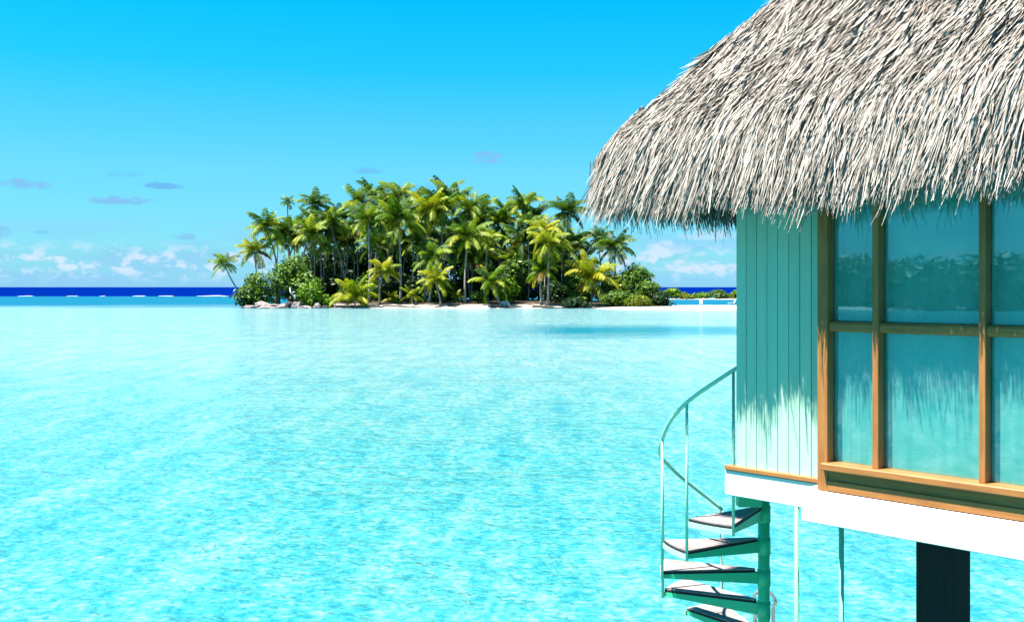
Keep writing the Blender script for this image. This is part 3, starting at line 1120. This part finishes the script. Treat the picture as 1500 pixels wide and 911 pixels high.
F0 = YI + 4
front = [
    # cx, cy, rad, bx, by, dY, tone, nf, bow, label
    (328, 386, 23, 374, 432, 6, 'g', 15, -.5, 'small palm leaning far out over the water at the island\'s left tip'),
    (373, 368, 29, 392, 436, 10, 'y', 17, -.4, 'yellowish palm leaning left above the large round shrub'),
    (389, 333, 31, 409, 441, 12, 'g', 18, .6, 'palm with curved dark trunk passing in front of the left shrubs'),
    (421, 296, 14, 424, 440, 38, 'g', 12, 0, 'tiny thin palm crown poking out of the canopy at upper left'),
    (421, 341, 32, 427, 440, 18, 'g', 19, .2, 'palm rising straight behind the large round shrub'),
    (452, 341, 32, 447, 440, 14, 'g', 20, -.6, 'palm with pale curved trunk right of the round shrub'),
    (463, 300, 29, 470, 440, 30, 'd', 18, .2, 'dark bushy palm standing tall at upper left of the canopy'),
    (484, 327, 30, 512, 442, 22, 'g', 19, .3, 'palm whose long trunk slants down to the right'),
    (539, 322, 37, 541, 442, 8, 'g', 21, .1, 'large front palm left of centre with drooping crown'),
    (584, 322, 40, 587, 443, 6, 'g', 22, .1, 'largest front palm with thick straight trunk near the centre'),
    (630, 309, 38, 622, 443, 12, 'y', 21, -.2, 'tall yellow green palm right of the thick trunk'),
    (633, 376, 34, 628, 445, 4, 'g', 18, .2, 'short palm with wide crown at mid height near the centre'),
    (561, 397, 27, 557, 446, 2, 'y', 17, -.5, 'short yellow green palm with bent foot near the beach'),
    (638, 410, 30, 646, 448, -1, 'y', 16, .2, 'low palm with twin dark stems leaning over the sand'),
    (686, 347, 38, 681, 444, 4, 'g', 20, -.2, 'tall palm with pale trunk flaring on the beach'),
    (714, 352, 24, 708, 442, 9, 'y', 15, 0, 'bright yellow crowned palm beside the pale flared trunk'),
    (766, 301, 34, 762, 442, 28, 'g', 20, .1, 'tallest palm on the right half of the canopy'),
    (832, 311, 36, 834, 440, 20, 'd', 20, 0, 'tall dark palm beside the thatched eave'),
    (804, 356, 35, 802, 449, 0, 'y', 19, 0, 'palm with straight pale trunk down to the beach right of centre'),
    (795, 396, 32, 793, 447, 2, 'g', 17, -.4, 'mid height palm with bowed trunk beside the straight one'),
    (719, 414, 33, 735, 450, -1, 'g', 16, .3, 'low palm with yellow drooping leaves leaning left on the beach'),
    (901, 362, 34, 902, 442, 14, 'd', 20, 0, 'dark palm at the right end below the thatch'),
    (878, 352, 26, 884, 442, 26, 'd', 17, 0, 'dark palm half hidden behind the right end palm'),
    (844, 352, 24, 846, 442, 30, 'd', 16, 0, 'dark drooping palm below the tall palm by the eave'),
]
for (cx, cy, rad, bx, by, dY, tone, nf, bow, lab) in front:
    palm(cx, cy, rad, bx, by, F0 + dY, lab, tone, nf, bow, trunk_r=.27 if rad > 30 else .20)
ground_palms = [
    (519, 437, 38, 520, 450, -1, 'y', 15, 'young stemless palm with yellow outer leaves at the water\'s edge'),
    (603, 434, 20, 604, 446, 1, 'y', 11, 'small young palm beside the thick straight trunk'),
    (867, 410, 44, 866, 446, 4, 'y', 18, 'tall feathery young palm with upright leaves on the right'),
    (455, 436, 16, 455, 446, 2, 'g', 9, 'tiny young palm among the bright green shrub'),
    (575, 438, 16, 576, 446, 6, 'y', 9, 'little young palm left of the thick straight trunk'),
    (668, 436, 16, 668, 446, 8, 'y', 9, 'little young palm under the pale flared trunk'),
    (842, 440, 20, 842, 448, 1, 'g', 10, 'small young palm at the foot of the feathery palm'),
]
for (cx, cy, rad, bx, by, dY, tone, nf, lab) in ground_palms:
    palm(cx, cy, rad, bx, by, F0 + dY, lab, tone, nf, 0, name='young_palm', nuts=False, upright=True, group='young palms on the island')

# the rows behind, filling the canopy
outline = [(362, 352), (390, 318), (420, 316), (455, 300), (500, 312), (524, 290), (548, 285), (585, 284), (620, 292), (655, 281), (690, 292), (720, 305),
           (766, 292), (800, 312), (832, 320), (860, 360), (885, 372)]
ox, oy = [p[0] for p in outline], [p[1] for p in outline]
top_row = [(524, 297), (547, 290), (585, 288), (605, 296), (655, 285), (668, 296), (690, 304), (705, 312), (742, 312), (785, 318), (500, 322), (566, 300), (640, 292), (728, 322)]
rest = []
k = 0
while len(rest) < 46 and k < 4000:
    k += 1
    x = random.uniform(392, 852)
    lo = float(np.interp(x, ox, oy)) + 22
    y = random.uniform(lo, min(lo + 75, 362 if x < 690 else 390))
    if all((x - a) ** 2 + (y - c_) ** 2 * 1.6 > 19 ** 2 for a, c_ in rest):
        rest.append((x, y))
ORD = ['leftmost', 'second', 'third', 'fourth', 'fifth', 'sixth', 'seventh', 'eighth', 'ninth', 'tenth', 'eleventh', 'twelfth', 'thirteenth', 'rightmost']
top_row.sort()
for i, (x, y) in enumerate(top_row):
    palm(x, y, random.uniform(30, 36), x + random.uniform(-9, 9), 441, F0 + random.uniform(24, 46),
         ORD[i] + ' of the fourteen back row palms along the canopy skyline' + ('' if i in (0, 13) else ', from the left'), random.choice('ggd'), 13, random.uniform(-.3, .3),
         group='skyline palms of the back rows')
for i, (x, y) in enumerate(rest):
    palm(x, y, random.uniform(25, 34), x + random.uniform(-8, 8), 441, F0 + random.uniform(14, 42),
         'green palm of the inner rows partly hidden in the canopy', random.choice('gggggyd'), 16, random.uniform(-.3, .3),
         group='inner palms hidden in the canopy')


# ------------------------------------------------------------------ shrubs and broadleaf trees
def leaves(lobes, n, size, seed, flat=.35):
    """leaf-sized rhombs over lumpy lobes; lobes: (centre, radii)"""
    r = np.random.default_rng(seed)
    wts = np.array([l[1][0] * l[1][2] for l in lobes])
    pick = r.choice(len(lobes), n, p=wts / wts.sum())
    c = np.array([tuple(l[0]) for l in lobes])[pick]
    ra = np.array([tuple(l[1]) for l in lobes])[pick]
    d = r.normal(size=(n, 3))
    d[:, 2] += .25
    d /= np.linalg.norm(d, axis=1)[:, None]
    rr = 1 - np.abs(r.normal(0, .20, n))
    lump = 1 + .16 * np.sin(d[:, 0] * 7 + pick) * np.sin(d[:, 1] * 6 + 2 * pick) + .12 * np.sin(d[:, 2] * 9 + pick * 3 + d[:, 0] * 5)
    p = c + d * ra * (rr * lump)[:, None]
    nrm = d + r.normal(0, .55, (n, 3)) + np.array([0, 0, .45])
    nrm /= np.linalg.norm(nrm, axis=1)[:, None]
    a = np.cross(nrm, r.normal(size=(n, 3)))
    a /= np.linalg.norm(a, axis=1)[:, None]
    b_ = np.cross(nrm, a)
    s = size * r.uniform(.6, 1.3, n)[:, None]
    V = np.stack([p - a * s, p + b_ * s * .42 - nrm * s * .12, p + a * s, p - b_ * s * .42 - nrm * s * .12], 1)
    keep = np.ones(n, bool)
    return V[keep].reshape(-1, 3), np.arange(keep.sum() * 4).reshape(-1, 4)


def shrub(cx, ytop, w, ybase, Y, label, mat, n, size, name='shrub', cat='shrub', group=None, nl=9, gz=None, trunk=False):
    foot = at(cx, ybase, Y)
    foot.z = ground_z(foot.x, foot.y) if gz is None else gz
    hgt = at(cx, ytop, Y).z - foot.z
    wd = w / F * Y
    root = tag(empty(name, foot), label, cat, group)
    seed = int(cx * 7 + ytop)
    r = random.Random(seed)
    lobes = []
    z0 = hgt * .30 if trunk else 0
    for k in range(nl):
        q = r.uniform(-1, 1)
        rx = wd * r.uniform(.20, .32)
        x = q * (wd / 2 - rx * .9)
        top_here = hgt * (1 - .45 * q * q * r.uniform(.6, 1.2))
        rz = max(hgt * r.uniform(.22, .36), .3)
        z = r.uniform(z0 + rz * .6, max(top_here - rz, z0 + rz * .7))
        if k < 3: z = top_here - rz
        y = r.uniform(-.5, .5) * wd * .6
        lobes.append(((x, y, z), (rx, rx * .9, rz)))
    V, Fq = leaves(lobes, n, size, seed)
    V[:, 2] = np.maximum(V[:, 2], .02)
    tag(link('foliage', raw_mesh('foliage', V, Fq, mat), root), kind='stuff')
    st = MB()
    for k, (c_, rr_) in enumerate(lobes[:5]):
        b0 = (r.uniform(-.2, .2) * (0.3 if trunk else 1), r.uniform(-.2, .2), -.15)
        st.tube([b0, (c_[0] * .35, c_[1] * .35, c_[2] * .5), c_], [.16 if trunk else .09, .09, .03], 6)
    st.obj('trunk' if trunk else 'stem', M_bark_d, root, True)
    return root


L_ = 'shrubs of the island shore'
shrub(432, 371, 92, 444, F0 + 6, 'large round broad leaved shrub at the left end of the island', M_leaf_m, 3600, .50, nl=12)
shrub(376, 396, 62, 445, F0 + 4, 'pale leaved shrub below the leaning palm', M_leaf_m, 1900, .46)
shrub(357, 420, 30, 448, F0 + 2, 'small dark shrub at the island\'s left tip', M_leaf_d, 700, .40)
shrub(455, 410, 44, 447, F0 - 1, 'bright green low shrub between the rocks and the trunks', M_leaf_b, 1300, .42)
shrub(478, 430, 30, 447, F0, 'low bright bush beside the young stemless palm', M_leaf_b, 500, .36)
for i, (cx, yt, w) in enumerate(((490, 404, 70), (535, 402, 66), (590, 400, 80), (640, 402, 70), (700, 392, 80), (755, 378, 70), (800, 384, 70), (845, 388, 60))):
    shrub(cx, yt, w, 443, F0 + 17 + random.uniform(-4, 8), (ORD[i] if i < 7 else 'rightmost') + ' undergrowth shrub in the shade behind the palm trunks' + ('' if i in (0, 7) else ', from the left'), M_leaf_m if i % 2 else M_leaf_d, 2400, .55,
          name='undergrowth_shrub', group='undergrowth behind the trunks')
for i, (cx, yt, w, dY) in enumerate(((480, 352, 120, 46), (575, 345, 150, 48), (690, 335, 150, 50), (780, 340, 130, 46))):
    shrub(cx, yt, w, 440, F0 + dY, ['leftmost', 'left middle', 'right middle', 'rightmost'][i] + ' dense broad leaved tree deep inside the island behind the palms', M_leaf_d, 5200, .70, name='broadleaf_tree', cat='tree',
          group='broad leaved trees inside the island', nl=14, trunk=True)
shrub(724, 288, 46, 440, F0 + 44, 'wispy open tree showing sky through its top', M_leaf_m, 650, .36, name='wispy_tree', cat='tree', nl=8, trunk=True)
shrub(745, 405, 40, 447, F0 + 5, 'fresh green shrub right of the low leaning palm', M_leaf_b, 900, .42)
shrub(700, 425, 26, 446, F0 + 6, 'small leafy bush below the yellow crowned palm', M_leaf_m, 420, .40)
shrub(505, 420, 30, 446, F0 + 8, 'small leafy bush behind the young stemless palm', M_leaf_m, 420, .40)
shrub(815, 410, 46, 447, F0 + 8, 'dark leafy shrub right of the straight pale trunk', M_leaf_d, 1300, .46)
shrub(846, 434, 50, 450, F0 - 2, 'low dark bush at the waterline below the feathery palm', M_leaf_d, 900, .38)
shrub(926, 382, 74, 447, F0 + 12, 'tall rounded shrub sloping down to the island\'s right end', M_leaf_m, 3000, .50, nl=11)
shrub(893, 398, 60, 447, F0 + 6, 'olive shrub right of the feathery young palm', M_leaf_o, 1900, .46)
shrub(905, 424, 64, 449, F0 + 1, 'grey green low shrub at the right shore', M_leaf_m, 1500, .40)
shrub(952, 410, 56, 449, F0 + 3, 'dense dark shrub near the right tip of the island', M_leaf_m, 1900, .42)
shrub(966, 425, 44, 452, F0 - 1, 'low spreading bush at the very right tip of the island', M_leaf_d, 1200, .38)
shrub(935, 432, 52, 452, F0 - 2, 'low olive bush hanging over the right shore', M_leaf_o, 1200, .36)
for i, (cx, w) in enumerate(((470, 110), (560, 110), (650, 110), (735, 110), (815, 100))):
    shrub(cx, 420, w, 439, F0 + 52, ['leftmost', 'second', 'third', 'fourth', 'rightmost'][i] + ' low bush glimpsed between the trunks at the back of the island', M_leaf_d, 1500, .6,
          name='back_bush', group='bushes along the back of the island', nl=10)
far = [(984, 422, 32, 'dome shaped green bush nearest the island on the far sand bank', M_leaf_b), (999, 428, 34, 'low yellow green bush on the far sand bank', M_leaf_o),
       (1027, 427, 30, 'middle yellow green bush on the far sand bank', M_leaf_b), (1053, 424, 34, 'grey green bush on the far sand bank near the bungalow', M_leaf_m),
       (1070, 430, 30, 'low bush right of the grey green one on the far bank', M_leaf_o), (1086, 421, 34, 'rightmost far bush cut off by the teal wall', M_leaf_b)]
for (cx, yt, w, lab, m_) in far:
    shrub(cx, yt, w, 438, YS - 4, lab, m_, 800, .62, name='far_bush', group='bushes on the far sand bank', gz=.3, nl=6)


# ------------------------------------------------------------------ rocks, driftwood, loungers
def rock(cx, cy, w, h, Y, label, mat, seed):
    r = random.Random(seed)
    c_ = at(cx, cy, Y)
    a, h_ = w / F * Y / 2, h / F * Y
    m = MB()
    nu, nv_ = 12, 7
    for j in range(nv_ + 1):
        ph = -pi / 2 + pi * j / nv_
        for i in range(nu):
            t_ = 2 * pi * i / nu
            d = Vector((cos(ph) * cos(t_), cos(ph) * sin(t_), sin(ph)))
            q = 1 + .38 * mnoise.noise(d * 1.5 + Vector((seed, 0, 0))) + .16 * mnoise.noise(d * 4 + Vector((0, seed, 0)))
            m.v.append((d.x * a * q, d.y * a * .7 * q, d.z * h_ * .6 * q))
    for j in range(nv_):
        for i in range(nu):
            i2 = (i + 1) % nu
            m.f.append((j * nu + i, j * nu + i2, (j + 1) * nu + i2, (j + 1) * nu + i))
    o = m.obj('shore_rock', mat, None, False, (c_.x, c_.y, h_ * .25), (0, 0, r.uniform(-.5, .5)))
    return tag(o, label, 'rock', 'rocks on the left shore')


YR = YI + .5
rock(383, 441, 26, 11, YR + 1, 'largest pale rock under the left shrubs', M_rock, 1)
rock(398, 445, 30, 8, YR, 'long flat pinkish rock in front of the largest pale rock', M_rock, 2)
rock(410, 446, 22, 7, YR - .5, 'pinkish rock touching the water by the curved trunk', M_rock, 3)
rock(424, 444, 18, 11, YR + .6, 'dark blocky rock left of the bright green shrub', M_rock_d, 4)
rock(434, 443, 13, 11, YR, 'grey upright rock right of the dark one', M_rock, 5)
rock(366, 448, 24, 5, YR, 'thin flat rock at the island\'s left tip', M_rock, 6)
rock(446, 448, 22, 4, YR - .5, 'thin slab half in the water below the bright shrub', M_rock, 7)
rock(464, 446, 12, 9, YR + .3, 'round grey boulder below the bright green shrub', M_rock, 8)
rock(392, 451, 30, 3.5, YR - 1.5, 'low wet ledge in front of the pale rocks', M_rock, 9)
rock(476, 448, 10, 5, YR, 'small dark stone beside the round boulder', M_rock_d, 10)
rock(739, 442, 18, 12, YR + 5, 'white limestone block behind the low leaning palm', M_plastic, 11)
rock(415, 450, 16, 3.5, YR - 1.2, 'small wet slab beside the pinkish rock', M_rock_d, 12)


def log(x0, y0, x1, y1, r0, Y, label, mat, kink=.25):
    a, c_ = at(x0, y0, Y), at(x1, y1, Y)
    a.z = max(a.z, .12); c_.z = max(c_.z, .12)
    m = MB()
    pts, rr = [], []
    for i in range(9):
        s = i / 8
        p = (c_ - a) * s
        p += Vector((0, kink * sin(s * 7), kink * .6 * sin(s * 5 + 1) + .05))
        pts.append(p)
        rr.append(r0 * (1 - .6 * s))
    m.tube(pts, rr, 7)
    for s in (.3, .55):
        p = (c_ - a) * s
        m.tube([p, p + Vector((.3, -.5, .25)), p + Vector((.9, -.9, .2))], [r0 * .5, r0 * .35, r0 * .15], 6)
    return tag(m.obj('driftwood', mat, None, True, a), label, 'driftwood', 'driftwood along the beach')


log(491, 450, 560, 450, .32, YI + .4, 'long dark driftwood trunk lying below the young stemless palm', M_rock_d)
log(560, 449, 640, 449, .20, YI + .6, 'thin grey driftwood pole on the beach left of the centre', M_drift)
log(715, 450, 765, 449, .26, YI + .4, 'dark driftwood with roots below the low leaning palm', M_rock_d)
log(780, 450, 830, 451, .24, YI + .3, 'reddish dark driftwood at the foot of the straight palm', M_bark_d)
log(828, 452, 905, 451, .20, YI + .2, 'thin dark driftwood along the right shore', M_bark_d)
log(655, 447, 676, 444, .24, YI + 2, 'short driftwood beside the flared palm trunk', M_drift)
log(432, 440, 424, 421, .22, YI + 2, 'white bare stump leaning in front of the round shrub', M_plastic, .5)


def lounger(x, y, Y, rz, label, s=1.0):
    p = at(x, y, Y)
    root = tag(empty('beach_lounger', (p.x, p.y, max(p.z, .2)), rz), label, 'lounger', 'white loungers on the sand spit')
    root.scale = (s, s, s)
    MB().box((-.9, -.32, .28), (.35, .32, .36), .02).obj('seat', M_plastic, root)
    b_ = MB().box((0, -.32, -.03), (.85, .32, .05), .02).obj('backrest', M_plastic, root, False, (.33, 0, .33), (0, -radians(62), 0))
    for a in (-.8, .25):
        for c_ in (-.27, .27):
            MB().box((a, c_ - .03, -.1), (a + .06, c_ + .03, .28)).obj('leg', M_plastic, root)
    return root


spz = H - .3
lounger(1027, 447, H * F / 27.0 * .93, radians(82), 'white beach lounger seen from behind in the middle of the sand spit', 1.1)
lounger(1073, 446, H * F / 26.5 * .93, radians(8), 'white reclined beach lounger next to the teal wall', 1.1)

# ------------------------------------------------------------------ surf on the reef
M_foam = wall_paint('surf_foam', (0.80, 0.82, 0.82), 0.9, 0.1, 0.1)
m = MB()
segs, xx = [], -300.0
rs = random.Random(21)
while xx < 260:
    ln = rs.uniform(3, 9) if xx < -150 else rs.uniform(8, 40)
    segs.append((xx, xx + ln))
    xx += ln + (rs.uniform(4, 26) if xx < -150 else rs.uniform(-3, 5))
for (xa, xb) in segs:
    npt = max(6, int((xb - xa) / 2.2))
    pts, rr = [], []
    for i in range(npt + 1):
        x = xa + (xb - xa) * i / npt
        pts.append((x, 474 + 1.5 * (xa % 3) + 2.2 * mnoise.noise(Vector((x * .03, 0, 0))), .15 + .12 * mnoise.noise(Vector((x * .2, 3, 0)))))
        rr.append(max(.05, .20 + .42 * mnoise.noise(Vector((x * .09, 0, 5)))) * min(1, .25 + 4 * min(i, npt - i) / npt))
    m.tube(pts, rr, 7)
tag(m.obj('breaking_surf', M_foam, None, True), 'thin white line of surf breaking on the outer reef', kind='stuff')

# ------------------------------------------------------------------ wooded shore off to the left (mirrored in the panes)
lob = []
r = random.Random(5)
for k in range(70):
    hd = radians(-66 - 75 * (k + r.random()) / 70)
    dist = 205 + r.uniform(-6, 22)
    hh_ = r.uniform(8.0, 11.0)
    lob.append(((sin(hd) * dist, cos(hd) * dist, hh_ * .5), (r.uniform(6, 10), r.uniform(6, 10), hh_ * .55)))
V, Fq = leaves(lob, 34000, 1.3, 77)
V[:, 2] = np.maximum(V[:, 2], .3)
tag(link('far_woods', raw_mesh('far_woods', V, Fq, M_leaf_d)), 'wooded lagoon shore out of frame, mirrored in the window panes', kind='stuff')
v, f = [], []
for k in range(41):
    hd = radians(-62 - 83 * k / 40)
    for dist, z in ((195 + 2 * sin(k * 1.7), -.1), (199, .2), (250, .6)):
        v.append((sin(hd) * dist, cos(hd) * dist, z))
for k in range(40):
    a = 3 * k
    f += [(a, a + 1, a + 4, a + 3), (a + 1, a + 2, a + 5, a + 4)]
tag(link('far_shore', raw_mesh('far_shore', v, f, M_sand, True)), 'sandy shore under the mirrored woods', kind='structure')
